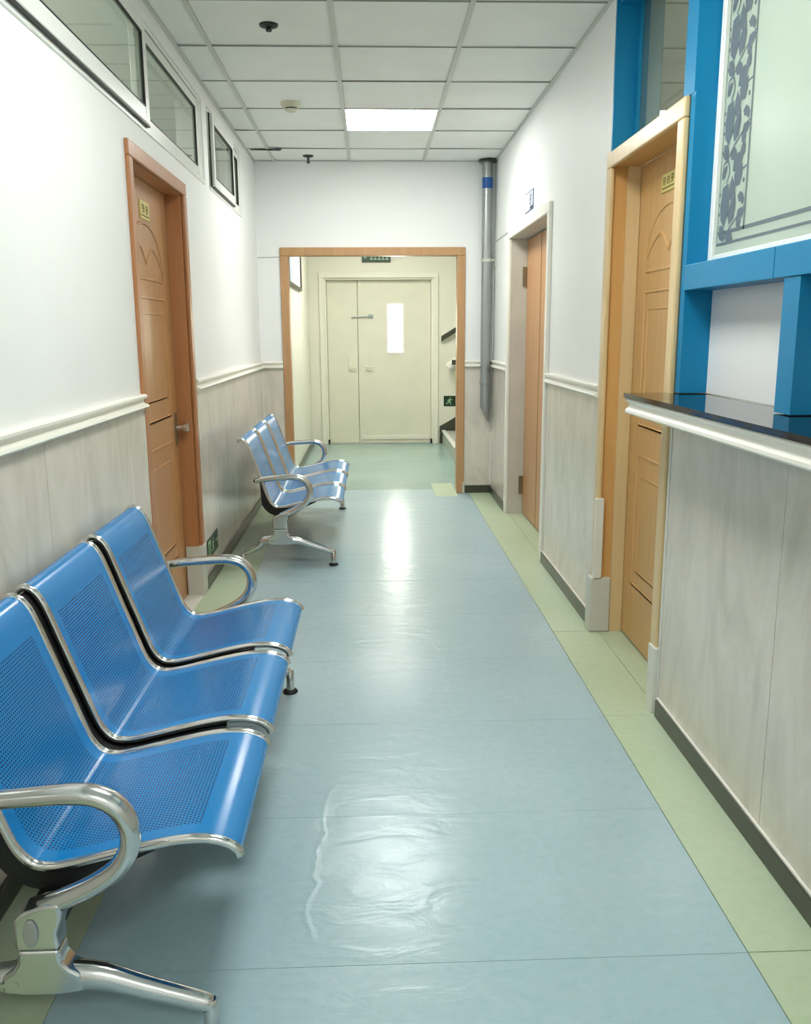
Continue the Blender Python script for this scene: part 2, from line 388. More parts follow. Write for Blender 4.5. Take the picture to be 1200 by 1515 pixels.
# rooms behind windows
wm = MB(); wm.box(-3.7, -3.6, YB, 7.8, -.02, 2.806); wm.box(-3.6, XL - .15, YB - .1, YB, -.02, 2.806); wm.box(-3.6, XL - .15, 7.7, 7.8, -.02, 2.806)
tag(wm.build('wall_room_left', m_roomwall), 'pale wall of the room seen through the transom windows', 'wall', kind=ST)
wm = MB(); wm.box(3.2, 3.3, YB, 5.1, -.02, 2.806); wm.box(XR + .2, 3.2, YB - .1, YB, -.02, 2.806); wm.box(XR + .2, 3.2, 5.0, 5.1, -.02, 2.806)
tag(wm.build('wall_room_right', m_roomwall), 'pale wall of the room behind the service counter', 'wall', kind=ST)

# wainscot panels
def panels_x(parent, xw, s, cuts, z0=.0, z1=1.106):
    for a, b in zip(cuts[:-1], cuts[1:]):
        BX('wainscot_panel', m_marble, parent, xw, xw + s * .008, a + .0015, b - .0015, z0, z1)
panels_x(wall_left, XL, 1, [YB, -1.1, .1, 1.3, 2.5, 3.612])
panels_x(wall_left, XL, 1, [4.69, 5.95, 6.70, YE - .002])
panels_x(wall_right, XR, -1, [3.968, 5.182]); panels_x(wall_right, XR, -1, [6.73, YE - .002])
panels_x(wall_right, XR, -1, [YB, -.27, .93, 2.12, 2.972])
for a, b in ((XL + .009, -.752), (.805, XR - .009)):
    BX('wainscot_panel', m_marble, wall_end, a, b, YE - .008, YE, 0, 1.106)
for x, y0, y1, par, s in ((XL, 3.605, 3.619, wall_left, 1), (XL, 4.681, 4.693, wall_left, 1), (XR, 2.972, 2.988, wall_right, -1)):
    BX('edge_strip', m_edge, par, x, x + s * .012, y0, y1, 0, 1.106)
BX('edge_strip', m_edge, wall_end, XR - .016, XR - .008, YE - .016, YE - .008, .07, 1.106)
BX('edge_strip', m_edge, wall_end, XL + .008, XL + .016, YE - .016, YE - .008, .07, 1.106)

# dado mouldings
DADO = [(0, 1.160), (.020, 1.160), (.027, 1.154), (.027, 1.146), (.014, 1.139), (.012, 1.128), (.018, 1.122), (.030, 1.118), (.033, 1.110), (.026, 1.103), (.010, 1.099), (0, 1.099)]
tn = [0]
def trim(mb, mat, label, par=None):
    tn[0] += 1
    return tag(mb.build('trim_%d' % tn[0], mat, smooth=True), label, 'moulding', kind=ST)
def dado_y(xw, s, a, b, label): trim(MB().prism([(xw + s * d, z) for d, z in DADO], a, b, 'y'), m_trimw, label)
def dado_x(a, b, label): trim(MB().prism([(YE - d, z) for d, z in DADO], a, b, 'x'), m_trimw, label)
dado_y(XL, 1, YB, 3.612, 'cream dado moulding above the bench beside the brown door')
dado_y(XL, 1, 4.69, YE - .001, 'cream dado moulding between the brown door and the end wall')
dado_y(XR, -1, 3.968, 5.184, 'cream dado moulding between the blond door and the tan double door')
dado_y(XR, -1, 6.73, YE - .001, 'short cream dado moulding beside the grey pipe')
dado_x(XL + .001, -.752, 'short cream dado moulding on the end wall behind the far bench')
dado_x(.805, XR - .001, 'short cream dado moulding on the end wall behind the pipe')

def baseboard(name, label, *dims):
    x0, x1, y0, y1 = dims
    b = BX(name, m_skirt, None, x0, x1, y0, y1, .001, .068, bevel=.003)
    return tag(b, label, 'baseboard', kind=ST)
baseboard('baseboard_left', 'dark skirting under the far bench', XL + .009, XL + .022, 4.70, YE - .023)
baseboard('baseboard_left', 'dark skirting behind the near bench', XL + .009, XL + .022, YB, 3.60)
bb = baseboard('baseboard_right', 'dark skirting below the service counter', XR - .022, XR - .009, YB, 2.965)
BX('top_bead', m_trimw, bb, XR - .017, XR - .009, YB, 2.965, .069, .075)
bb = baseboard('baseboard_right', 'dark skirting between the blond door and the tan double door', XR - .022, XR - .009, 3.985, 5.18)
BX('top_bead', m_trimw, bb, XR - .017, XR - .009, 3.985, 5.18, .069, .075)
baseboard('baseboard_right', 'short dark skirting beside the tan double door near the end wall', XR - .022, XR - .009, 6.735, YE - .023)
baseboard('baseboard_end', 'short dark skirting on the end wall below the pipe', .81, XR - .009, YE - .021, YE - .009)
baseboard('baseboard_end', 'short dark skirting on the end wall behind the far bench', XL + .009, -.757, YE - .021, YE - .009)
baseboard('baseboard_hall', 'dark skirting in the stair hall under the picture', -.758, -.742, YE + .205, 11.09)

# ------------------------------------------------------------------ doors
def ridge(mb, pts, x, s, r=.008, closed=False):
    """a rounded bead on a door face; pts (y,z)"""
    P3 = [(x, y, z) for y, z in pts]
    if closed: P3 = P3 + [P3[0], P3[1]]
    mb.tube(P3, r, 6, b=(1, 0, 0), flat=.7)
def rect(y0, y1, z0, z1): return [(y0, z0), (y1, z0), (y1, z1), (y0, z1)]
def moulded_leaf(door, mat, xf, s, y0, y1, z1, ya, yb):
    """xf: face towards the corridor, s: direction into the wall"""
    leaf = BX('leaf', mat, door, xf, xf + s * .042, y0, y1, .008, z1)
    def fr(name, pts, closed=True, r=.008):
        mb = MB(); ridge(mb, pts, xf, s, r, closed); return mb.build(name, mat, leaf, smooth=True)
    yc = (ya + yb) / 2; hw = (yb - ya) / 2
    arch = [(yc + hw * math.cos(t), 1.70 + .19 * math.sin(t)) for t in [math.pi * k / 14 for k in range(15)]]
    heart = catmull([Vector((ya, 1.70, 0)), Vector((ya + hw * .3, 1.755, 0)), Vector((yc - hw * .35, 1.785, 0)), Vector((yc - hw * .08, 1.735, 0)), Vector((yc, 1.715, 0)), Vector((yc + hw * .08, 1.735, 0)), Vector((yc + hw * .35, 1.785, 0)), Vector((yb - hw * .3, 1.755, 0)), Vector((yb, 1.70, 0))], 4)
    fr('arch_bead', arch, False); fr('heart_bead', [(p.x, p.y) for p in heart], False)
    fr('panel_bead', [(ya, 1.70), (ya, 1.645), (yb, 1.645), (yb, 1.70)], False)
    fr('panel_bead', rect(ya, yb, .995, 1.56)); fr('panel_bead', rect(ya + .05, yb - .05, 1.09, 1.49), r=.006)
    fr('panel_bead', rect(ya, yb, .275, .865)); fr('panel_bead', rect(ya + .055, yb - .055, .345, .775), r=.006)
    return leaf
def casing(door, mat, xw, s, y0, y1, zt, w, proud, name='casing'):
    """three boards round an opening in a side wall; s: direction into the corridor"""
    BX(name, mat, door, xw - s * .002, xw + s * proud, y0, y0 + w, 0.001, zt - w, bevel=.006)
    BX(name, mat, door, xw - s * .002, xw + s * proud, y1 - w, y1, 0.001, zt - w, bevel=.006)
    BX(name, mat, door, xw - s * .002, xw + s * proud, y0, y1, zt - w, zt, bevel=.006)

# door_1: brown moulded door in the left wall
d1 = empty('door_1', (XL, 4.15, 0), 'brown moulded door in a brown frame between the two benches', 'door', kind=ST)
casing(d1, m_wood_lf, XL, 1, 3.61, 4.69, 2.142, .062, .016)
for y0, y1 in ((3.622, 3.70), (4.60, 4.678)):
    BX('jamb', m_wood_lf, d1, XL - .13, XL - .002, y0, y1, 0, 2.075)
BX('jamb', m_wood_lf, d1, XL - .13, XL - .002, 3.622, 4.678, 2.075, 2.133)
for y0, y1 in ((3.70, 3.715), (4.585, 4.60)):
    BX('door_stop', m_wood_lf, d1, XL - .13, XL - .118, y0, y1, 0, 2.075)
lf = moulded_leaf(d1, m_wood_l, XL - .075, -1, 3.702, 4.592, 2.073, 3.86, 4.44)
kb = MB(); kb.box(XL - .075, XL - .069, 4.525, 4.56, .83, 1.0)
esc = kb.build('escutcheon', m_brass, lf, bevel=.003)
kb = MB(); kb.lathe([(.012, 0), (.012, .03), (.022, .034), (.026, .045), (.024, .056), (.012, .062)], (XL - .069, 4.543, .925), 16, 'x')
kb.build('door_knob', m_castalu, lf, smooth=True)
BX('door_stop', m_wood_lf, d1, XL - .13, XL - .118, 3.70, 4.60, 2.06, 2.0748)
for z in (.2, 1.0, 1.85):
    MB().tube([(XL - .072, 3.703, z - .05), (XL - .072, 3.703, z + .05)], .006, 8).build('hinge', m_brass, d1, smooth=True)
BX('corner_guard', m_guard, d1, XL - .07, XL + .020, 4.588, 4.698, 0.001, .275, bevel=.004)
BX('threshold', m_edge, d1, XL - .14, XL + .012, 3.70, 4.60, 0.0, .006)

# door_2: blond moulded door beside the counter
d2 = empty('door_2', (XR, 3.5, 0), 'blond moulded door in a pale wooden frame beside the counter', 'door', kind=ST)
casing(d2, m_wood_rf, XR, -1, 3.005, 3.965, 2.150, .066, .018)
for y0, y1 in ((3.012, 3.085), (3.915, 3.958)):
    BX('jamb', m_wood_rj, d2, XR + .002, XR + .062, y0, y1, 0, 2.09)
    BX('door_stop', m_wood_rf if y0 > 3.5 else m_wood_rj, d2, XR + .062, XR + .118, y0 - (.012 if y0 > 3.5 else 0), y1 + (0 if y0 > 3.5 else .012), 0, 2.09)
BX('jamb', m_wood_rj, d2, XR + .002, XR + .118, 3.012, 3.958, 2.09, 2.145)
moulded_leaf(d2, m_wood_r, XR + .120, 1, 3.0865, 3.9135, 2.0895, 3.235, 3.775)
BX('corner_guard', m_guard, d2, XR - .036, XR + .06, 3.895, 3.983, .001, .265, bevel=.006)
BX('edge_guard', m_edge, d2, XR - .026, XR + .012, 3.888, 3.914, .266, .645, bevel=.003)
BX('edge_guard', m_edge, d2, XR - .026, XR - .004, 2.990, 3.06, .001, .255, bevel=.003)

# door_3: tan double door in a deep cream-framed recess
d3 = empty('door_3', (XR, 5.95, 0), 'tan plain double door recessed in a cream stone frame', 'door', kind=ST)
casing(d3, m_trimw, XR, -1, 5.185, 6.725, 2.132, .06, .022)
for y0, y1 in ((5.192, 5.25), (6.66, 6.718)):
    BX('jamb', m_marble_d, d3, XR + .002, XR + .19, y0, y1, 0, 2.07)
BX('jamb', m_marble_d, d3, XR + .002, XR + .19, 5.192, 6.718, 2.07, 2.123)
for y0, y1 in ((5.253, 6.105), (6.128, 6.655)):
    lf = BX('leaf', m_wood_m, d3, XR + .118, XR + .158, y0, y1, .008, 2.064, bevel=.003)
BX('gap_shade', m_gapshade, d3, XR + .135, XR + .150, 6.106, 6.127, .009, 2.06)  # dark strip standing in for the shade between the two leaves
for z in (.23, 1.80):
    BX('hinge', m_brass, d3, XR + .085, XR + .117, 6.648, 6.6605, z - .07, z + .07)

# door_4: cream steel double door at the far end of the stair hall
d4 = empty('door_4', (.1, 11.1, 0), 'cream steel double door with a narrow glass window', 'door', kind=ST)
def fr_y(par, mat, name, x0, x1, zt, w, y0, y1, bev=.006):
    BX(name, mat, par, x0, x0 + w, y0, y1, .001, zt - w, bevel=bev); BX(name, mat, par, x1 - w, x1, y0, y1, .001, zt - w, bevel=bev); BX(name, mat, par, x0, x1, y0, y1, zt - w, zt, bevel=bev)
fr_y(d4, m_creamframe, 'casing', -.635, .845, 2.125, .065, 11.075, 11.105)
fr_y(d4, m_creamframe, 'door_frame', -.598, .808, 2.088, .05, 11.106, 11.28, .004)
BX('leaf', m_creamdoor, d4, -.545, -.165, 11.185, 11.235, .012, 2.034, bevel=.004)
for a in ((-.548, -.515, .012, 2.038), (.725, .758, .012, 2.038), (-.515, .725, 1.99, 2.038)):
    BX('rebate', m_creamframe, d4, a[0], a[1], 11.237, 11.275, a[2], a[3])
BX('rebate', m_creamframe, d4, -.20, -.125, 11.237, 11.25, .012, 1.99)
BX('rebate', m_creamframe, d4, -.515, .725, 11.237, 11.275, .0125, .03)
lm = MB()
wx0, wx1, wz0, wz1 = .215, .405, 1.155, 1.745
for a in ((-.158, wx0, .012, 2.034), (wx1, .755, .012, 2.034), (wx0, wx1, .012, wz0), (wx0, wx1, wz1, 2.034)):
    lm.box(a[0], a[1], 11.185, 11.235, a[2], a[3])
lf = lm.build('leaf', m_creamdoor, d4)
fr = MB(); w = .022
for a in ((wx0 - w, wx0, wz0 - w, wz1 + w), (wx1, wx1 + w, wz0 - w, wz1 + w), (wx0, wx1, wz0 - w, wz0), (wx0, wx1, wz1, wz1 + w)):
    fr.box(a[0], a[1], 11.176, 11.186, a[2], a[3])
fr.build('window_frame', m_creamframe, lf)
BX('pane', m_glass_d, lf, wx0, wx1, 11.208, 11.212, wz0, wz1)
BX('kick_rail', m_creamframe, lf, -.13, .73, 11.17, 11.186, .05, .10, bevel=.004)
for hx, sg in ((-.27, 1), (-.06, 1)):
    h = MB(); h.box(hx - .02, hx + .02, 11.176, 11.186, .93, 1.10); hp = h.build('handle_plate', m_creamframe, d4, bevel=.003)
    h = MB(); h.tube([(hx, 11.176, 1.0 - .03), (hx, 11.14, 1.0 - .03), (hx + sg * .02, 11.135, .97), (hx + sg * .09, 11.135, .965)], .009, 8)
    h.build('lever', m_creamdoor, hp, smooth=True)
h = MB(); h.tube([(-.24, 11.165, 1.585), (.03, 11.165, 1.60)], .008, 8); h.box(-.03, .03, 11.165, 11.186, 1.575, 1.62); h.build('closer_arm', m_steel, d4, smooth=True)
BX('threshold', m_step, d4, -.55, .76, 11.11, 11.28, .0, .012)
for x in (-.548, .757):
    BX('rubber_stop', m_rubber, d4, x - .012, x + .012, 11.10, 11.14, .002, .06)

# the portal frame
pt = empty('door_5', (0, YE, 0), 'wide open brown wooden portal leading to the stair hall', 'doorway', kind=ST)
fr_y(pt, m_wood_p, 'casing', -.752, .805, 2.098, .068, YE - .020, YE + .004, .006)
fr_y(pt, m_wood_p, 'jamb', -.748, .801, 2.092, .052, YE + .005, YE + .215, .003)
BX('corner_guard', m_guard, pt, .792, .811, YE - .026, YE - .001, .001, .10)

# ------------------------------------------------------------------ transom windows in the left wall
def sash(win, y0, y1, z0, z1, xc, st, name='sash'):
    """white sash with black gasket and glass; xc: centre of its thickness"""
    t = .012; f = MB()
    f.box(xc - t, xc + t, y0, y0 + st, z0, z1); f.box(xc - t, xc + t, y1 - st, y1, z0, z1)
    f.box(xc - t, xc + t, y0 + st, y1 - st, z0, z0 + st); f.box(xc - t, xc + t, y0 + st, y1 - st, z1 - st, z1)
    o = f.build(name, m_alu, win, bevel=.003, seg=1)
    gk = MB(); w = .007; a, b, c, d = y0 + st, y1 - st, z0 + st, z1 - st
    gk.box(xc + .001, xc + t + .0008, a, a + w, c, d); gk.box(xc + .001, xc + t + .0008, b - w, b, c, d)
    gk.box(xc + .001, xc + t + .0008, a + w, b - w, c, c + w * .5); gk.box(xc + .001, xc + t + .0008, a + w, b - w, d - w, d)
    gk.build('gasket', m_gasket, o)
    BX('pane', m_glass, o, xc - .003, xc + .003, a + .001, b - .001, c + .001, d - .001)
    return o
def outer(win, y0, y1, z0, z1):
    f = MB(); w = .022
    f.box(XL - .11, XL - .004, y0, y0 + w, z0, z1); f.box(XL - .11, XL - .004, y1 - w, y1, z0, z1)
    f.box(XL - .11, XL + .006, y0 + w, y1 - w, z0, z0 + w); f.box(XL - .11, XL - .004, y0 + w, y1 - w, z1 - w, z1)
    f.build('window_frame', m_alu, win, bevel=.003, seg=1)
w1 = empty('window_1', (XL, 3.7, 2.235), 'long white sliding transom window above the brown door', 'window', kind=ST)
outer(w1, 2.10, 5.33, 2.235, 2.70)
o = sash(w1, 2.16, 3.98, 2.262, 2.676, XL + .010, .062)
BX('shadow_strip', m_gasket, o, XL - .002, XL + .020, 2.16, 3.982, 2.2545, 2.2615)  # black strip drawing the shadow line under the proud sash
sash(w1, 3.90, 5.22, 2.262, 2.672, XL - .018, .050)
BX('shadow_strip', m_gasket, w1, XL - .028, XL - .008, 3.95, 5.23, 2.6725, 2.6785)  # black strip for the shaded gap above the back sash
w2 = empty('window_2', (XL, 6.1, 2.235), 'short white sliding transom window next to the end wall', 'window', kind=ST)
outer(w2, 5.47, 6.78, 2.235, 2.70)
o = sash(w2, 5.55, 6.36, 2.262, 2.676, XL + .010, .055)
BX('shadow_strip', m_gasket, o, XL - .002, XL + .020, 5.55, 6.362, 2.2545, 2.2615)  # shadow under this proud sash, put in as a black strip
BX('shadow_strip', m_gasket, o, XL - .002, XL + .006, 5.538, 5.545, 2.262, 2.676)  # the same painted shadow line, up the side of the sash
sash(w2, 6.18, 6.745, 2.262, 2.672, XL - .018, .045)

# ------------------------------------------------------------------ blue service window and the transom above the blond door
w3 = empty('window_3', (XR, 2.0, 1.19), 'blue framed service window with frosted glass over the black counter', 'window', kind=ST)
D = .095
BX('post', m_blue, w3, XR, XR + D + .03, 2.975, 3.075, 2.153, 2.80)
BX('post', m_blue, w3, XR + .001, XR + D + .03, 2.962, 3.003, 1.19, 2.152)
BX('post', m_blue, w3, XR, XR + D + .06, 2.155, 2.243, 1.19, 1.53)
BX('post', m_blue, w3, XR, XR + D + .03, .90, .98, 1.19, 2.80)
BX('ledge', m_counter, w3, XR - .0014, XR + D, .98, 3.0, 1.1715, 1.187)
BX('rail', m_blue, w3, XR - .004, XR + D + .02, .98, 2.298, 1.531, 1.612, bevel=.002)
BX('rail', m_blue, w3, XR - .004, XR + D + .02, 2.301, 2.961, 1.531, 1.612, bevel=.002)
BX('rail', m_blue, w3, XR, XR + D + .02, .98, 2.961, 2.735, 2.80)
BX('back_board', m_white, w3, XR + D, XR + D + .02, 2.244, 2.961, 1.19, 1.531)
BX('back_board', m_white, w3, XR + D, XR + D + .02, .981, 2.154, 1.19, 1.531)
# frosted pane in a pale frame
XP = XR + .082
pane = BX('frosted_pane', m_frost, w3, XP, XP + .008, .985, 2.955, 1.62, 2.73)
fm = MB(); fw = .030
fm.box(XP - .012, XP + .018, 2.930, 2.961, 1.613, 2.735); fm.box(XP - .012, XP + .018, .98, 2.93, 1.613, 1.640); fm.box(XP - .012, XP + .018, .98, 1.01, 1.64, 2.735)
fm.build('pane_frame', m_alu, w3, bevel=.003, seg=1)
# printed floral border (flat print on the glass)
fl = MB(); XF = XP - .0012
fk = [0]
def F(poly):
    fk[0] += 1; x = XF - 4e-6 * (fk[0] % 200)
    fl.add([(x, 2.922 - u, v) for u, v in poly], [tuple(range(len(poly)))])
def disc(u, v, r, n=10, ex=1.0): F([(u + r * math.cos(2 * math.pi * k / n), v + r * ex * math.sin(2 * math.pi * k / n)) for k in range(n)])
def stroke(pts, w):
    pts = [Vector((p[0], p[1], 0)) for p in pts]; pts = catmull(pts, 5); n = len(pts)
    for i in range(n - 1):
        t = (pts[i + 1] - pts[i]).normalized(); q = Vector((-t.y, t.x, 0)) * w / 2
        F([(pts[i] + q)[:2], (pts[i] - q)[:2], (pts[i + 1] - q)[:2], (pts[i + 1] + q)[:2]])
def leaf(u, v, ln, ang, wd):
    ca, sa = math.cos(ang), math.sin(ang); k = 7; up = []; dn = []
    for i in range(k + 1):
        t = i / k; w_ = wd * math.sin(math.pi * t ** .8) * (1 + .22 * math.cos(t * 19))
        up.append((t * ln, w_)); dn.append((t * ln, -w_ * .85))
    P2 = up + dn[1:-1][::-1]
    F([(u + a * ca - b * sa, v + a * sa + b * ca) for a, b in P2])
BW, PER = .205, .245
z = 1.735
while z < 2.72:
    for r_ in range(9):
        ww = [1, 2, 3, 4, 4, 4, 3, 3, 2][r_]
        for c_ in range(ww):
            disc(.052 + (c_ - (ww - 1) / 2) * .0145 + random.uniform(-.002, .002), z + r_ * .0125, .0088, 8)
    F([(.026, z + .012), (.052, z - .010), (.080, z + .02), (.090, z + .07), (.072, z + .118), (.030, z + .11), (.020, z + .05)])
    stroke([(.010, z - .022), (.03, z - .045), (.06, z - .05), (.1, z - .02), (.14, z + .0), (BW, z + .035)], .0062)
    stroke([(.055, z + .12), (.075, z + .15), (.06, z + .185), (.028, z + .18), (.03, z + .158), (.045, z + .165)], .0066)
    stroke([(.11, z + .02), (.13, z + .06), (.125, z + .1), (.16, z + .14), (BW, z + .15)], .0062)
    leaf(.095, z - .01, 0.095, 1.15, 0.0270); leaf(.11, z + .055, 0.084, 1.7, 0.0240); leaf(.125, z + .1, 0.078, .9, 0.0300)
    leaf(.15, z + .005, 0.062, .3, 0.0195); leaf(.10, z + .15, 0.084, .5, 0.0315); leaf(.15, z + .07, 0.056, -.3, 0.0165)
    leaf(.02, z - .005, 0.067, -.9, 0.0210); leaf(.165, z + .18, 0.050, 1.3, 0.0195); leaf(.02, z + .135, 0.056, .8, 0.0150)
    leaf(.07, z - .035, 0.067, -.35, 0.0210); leaf(.175, z - .03, 0.056, 1.9, 0.0165)
    disc(.19, z + .05, .010); disc(.188, z + .11, .008); disc(.012, z + .06, .006); disc(.012, z + .09, .006); disc(.014, z + .03, .006)
    z += PER
fl2 = MB()
def line(u0, u1, v0, v1): fl.add([(XF, 2.922 - u0, v0), (XF, 2.922 - u1, v0), (XF, 2.922 - u1, v1), (XF, 2.922 - u0, v1)], [(0, 1, 2, 3)])
line(.004, .0085, 1.668, 2.73); line(BW, BW + .010, 1.70, 2.73); line(.0075, 1.9, 1.668, 1.676); line(.03, 1.9, 1.700, 1.711)
fl.build('floral_print', m_print, pane)

w4 = empty('window_4', (XR, 3.5, 2.15), 'blue framed glass transom above the blond door', 'window', kind=ST)
BX('post', m_blue, w4, XR - .003, XR + .10, 3.945, 3.962, 2.153, 2.80)
BX('post', m_blue, w4, XR + .085, XR + .125, 3.90, 3.945, 2.153, 2.80)
BX('rail', m_blue, w4, XR + .01, XR + .10, 3.076, 3.944, 2.735, 2.80)
BX('pane', m_glass_t, w4, XR + .098, XR + .104, 3.076, 3.90, 2.153, 2.735)
BX('sill', m_wood_rf, w4, XR + .004, XR + .125, 3.076, 3.944, 2.146, 2.153)

# ------------------------------------------------------------------ counter
ct = empty('service_counter', (XR, 2.0, 1.17), 'black glass service counter ledge with cream moulding beneath', 'counter')
MB().box(.885, XR - .0015, .985, 3.045, 1.171, 1.187).build('counter_top', m_counter, ct)
prof = [(XR - .0095, 1.1705), (.892, 1.1705), (.889, 1.166), (.890, 1.160), (.899, 1.156), (.902, 1.149), (.901, 1.140), (.897, 1.135), (.890, 1.131), (.889, 1.122), (.894, 1.116), (.905, 1.113), (XR - .0095, 1.113)]
MB().prism(prof, .985, 3.035, 'y').build('cornice', m_trimw, ct, smooth=True)

# ------------------------------------------------------------------ benches
PX = -.655
PROFILE = [(-.281, .366), (-.287, .382), (-.312, .398), (-.350, .407), (-.40, .406), (-.47, .394), (-.55, .376), (-.615, .361), (-.662, .354), (-.698, .362), (-.724, .392), (-.743, .438), (-.764, .50), (-.797, .595), (-.830, .692), (-.848, .738), (-.868, .766), (-.890, .776), (-.908, .770), (-.917, .758)]
def make_bench(loc, label, group):
    b = empty('waiting_bench', loc, label, 'bench', group)
    ox, oy = loc[0] - PX, loc[1]; wn = lambda o: (o.modifiers.new('weighted_normals', 'WEIGHTED_NORMAL'), o)[1]
    prof = [(p.x + ox, p.y) for p in catmull([Vector((x, z, 0)) for x, z in PROFILE], 4)]
    n = len(prof); arc = [0]
    for i in range(1, n): arc.append(arc[-1] + math.dist(prof[i], prof[i - 1]))
    nor = []
    for i in range(n):
        a, c = prof[max(i - 1, 0)], prof[min(i + 1, n - 1)]; t = Vector((c[0] - a[0], 0, c[1] - a[1])).normalized()
        nor.append(Vector((t.z, 0, -t.x)))   # towards the sitter
    nor = [v if v.z > 0 or v.x > 0 else -v for v in nor]
    W = .478
    for k in range(3):
        yc = oy + (k - 1) * .556; y0, y1 = yc - W / 2, yc + W / 2
        s = MB(); uv = []; th = .004
        cols = [0, .04, .2, .5, .8, .96, 1]
        for i in range(n):
            for c in cols:
                for side in (0, 1):
                    q = nor[i] * (0 if side == 0 else -th)
                    s.v.append((prof[i][0] + q.x, y0 + W * c, prof[i][1] + q.z)); uv.append((W * c, arc[i]))
        m_ = len(cols)
        def I(i, c, sd): return (i * m_ + c) * 2 + sd
        for i in range(n - 1):
            for c in range(m_ - 1):
                s.f.append((I(i, c, 0), I(i, c + 1, 0), I(i + 1, c + 1, 0), I(i + 1, c, 0)))
                s.f.append((I(i, c, 1), I(i + 1, c, 1), I(i + 1, c + 1, 1), I(i, c + 1, 1)))
            for c in (0, m_ - 1): s.f.append((I(i, c, 0), I(i + 1, c, 0), I(i + 1, c, 1), I(i, c, 1)))
        for i in (0, n - 1):
            for c in range(m_ - 1): s.f.append((I(i, c, 0), I(i, c, 1), I(i, c + 1, 1), I(i, c + 1, 0)))
        seat = s.build('seat', m_seat, b, smooth=True, uv=uv)
        for ye in (y0, y1):
            t = MB(); t.tube([(p[0] - nor[i].x * .003, ye, p[1] - nor[i].z * .003) for i, p in enumerate(prof)], .0105, 10, b=(0, 1, 0), flat=.95)
            t.build('chrome_edge', m_chrome, seat, smooth=True)
        # black pressed steel shell below
        u = MB(); ua, ub = y0 + .006, y1 - .006; lo = min(i for i in range(n) if prof[i][0] - ox < -.44); hi = max(i for i in range(n) if prof[i][1] < .56 and prof[i][0] - ox < -.7)
        tk = []
        for i in range(lo, hi):
            f = min(1, (i - lo) / 9, (hi - 1 - i) / 9); tk.append(.010 + .042 * f)
        idx = list(range(lo, hi))
        up = [(prof[i][0] - nor[i].x * .008, prof[i][1] - nor[i].z * .008) for i in idx]; dn = [(prof[i][0] - nor[i].x * (.008 + tk[j]), prof[i][1] - nor[i].z * (.008 + tk[j])) for j, i in enumerate(idx)]
        q = len(idx); vs = [(p[0], ua, p[1]) for p in up] + [(p[0], ua, p[1]) for p in dn] + [(p[0], ub, p[1]) for p in up] + [(p[0], ub, p[1]) for p in dn]
        fs = []
        for i in range(q - 1):
            fs += [(i, i + 1, q + i + 1, q + i), (2*q + i, 3*q + i, 3*q + i + 1, 2*q + i + 1), (i, 2*q + i, 2*q + i + 1, i + 1), (q + i, q + i + 1, 3*q + i + 1, 3*q + i)]
        fs += [(0, q, 3*q, 2*q), (q - 1, 3*q - 1, 4*q - 1, 2*q - 1)]
        u.add(vs, fs).build('underframe', m_black, seat)
    for k in (-.5, .5):      # black straps closing the gaps between the seats
        ya_ = oy + k * .556; st = MB(); idx = [i for i in range(n) if prof[i][0] - ox < -.40 and i < n - 6]; q = len(idx)
        def SP(d, y): return [(prof[i][0] - nor[i].x * d, y, prof[i][1] - nor[i].z * d) for i in idx]
        st.v = SP(.016, ya_ - .045) + SP(.016, ya_ + .045) + SP(.024, ya_ - .045) + SP(.024, ya_ + .045)
        for i in range(q - 1):
            st.f += [(i, i + 1, q + i + 1, q + i), (2*q + i, 3*q + i, 3*q + i + 1, 2*q + i + 1), (i, 2*q + i, 2*q + i + 1, i + 1), (q + i, q + i + 1, 3*q + i + 1, 3*q + i)]
        st.f += [(0, q, 3*q, 2*q), (q - 1, 3*q - 1, 4*q - 1, 2*q - 1)]
        st.build('gap_strap', m_black, b)
    x0 = loc[0] - .006
    BX('beam', m_black, b, x0 - .03, x0 + .03, oy - .845, oy + .845, .245, .300, bevel=.004)
    for sgn in (-1, 1):
        ya = oy + sgn * .868
        path = catmull([Vector((x + ox, z, 0)) for x, z in [(-.802, .530), (-.74, .540), (-.66, .546), (-.59, .550), (-.540, .546), (-.500, .524), (-.478, .482), (-.481, .434), (-.506, .392), (-.553, .358), (-.610, .331), (-.655, .312)]], 5)
        a = MB(); rr = [.0155 + .0045 * min(1, i / 18) for i in range(len(path))]
        a.tube([(p.x, ya, p.y) for p in path], rr, 14, b=(0, 1, 0), flat=1.25)
        arm = a.build('armrest', m_castalu, b, smooth=True)
        MB().tube([(-.802 + ox, ya, .530), (-.802 + ox, ya - sgn * .035, .530)], .012, 10).build('arm_bolt', m_black, arm, smooth=True)
        # upright casting with its oval cap
        u = MB(); u.prism([(x0 - .044, .236), (x0 + .040, .236), (x0 + .038, .272), (x0 + .050, .306), (x0 + .046, .334), (x0 + .010, .330), (x0 - .030, .316), (x0 - .044, .300)], ya - .028, ya + .028, 'y')
        up_ = wn(u.build('upright', m_castalu, b, smooth=True, bevel=.007, seg=3))
        cp = MB(); npt = 20
        ov = [(x0 - .010 + .014 * math.cos(2 * math.pi * k / npt) , .277 + .029 * math.sin(2 * math.pi * k / npt)) for k in range(npt)]
        wn(cp.prism(ov, ya + sgn * .027, ya + sgn * .035, 'y').build('oval_cap', m_capgrey, up_, smooth=True, bevel=.003))
        # splayed leg
        lg = MB()
        lg.prism([(x0 - .042, .234), (x0 + .038, .234), (x0 + .040, .208), (x0 + .055, .190), (x0 + .078, .176), (x0 + .078, .140), (x0 + .03, .134), (x0 - .03, .134), (x0 - .078, .140), (x0 - .078, .176), (x0 - .055, .190), (x0 - .044, .208)], ya - .026, ya + .026, 'y')
        leg = wn(lg.build('leg_hub', m_castalu, b, smooth=True, bevel=.008, seg=3))
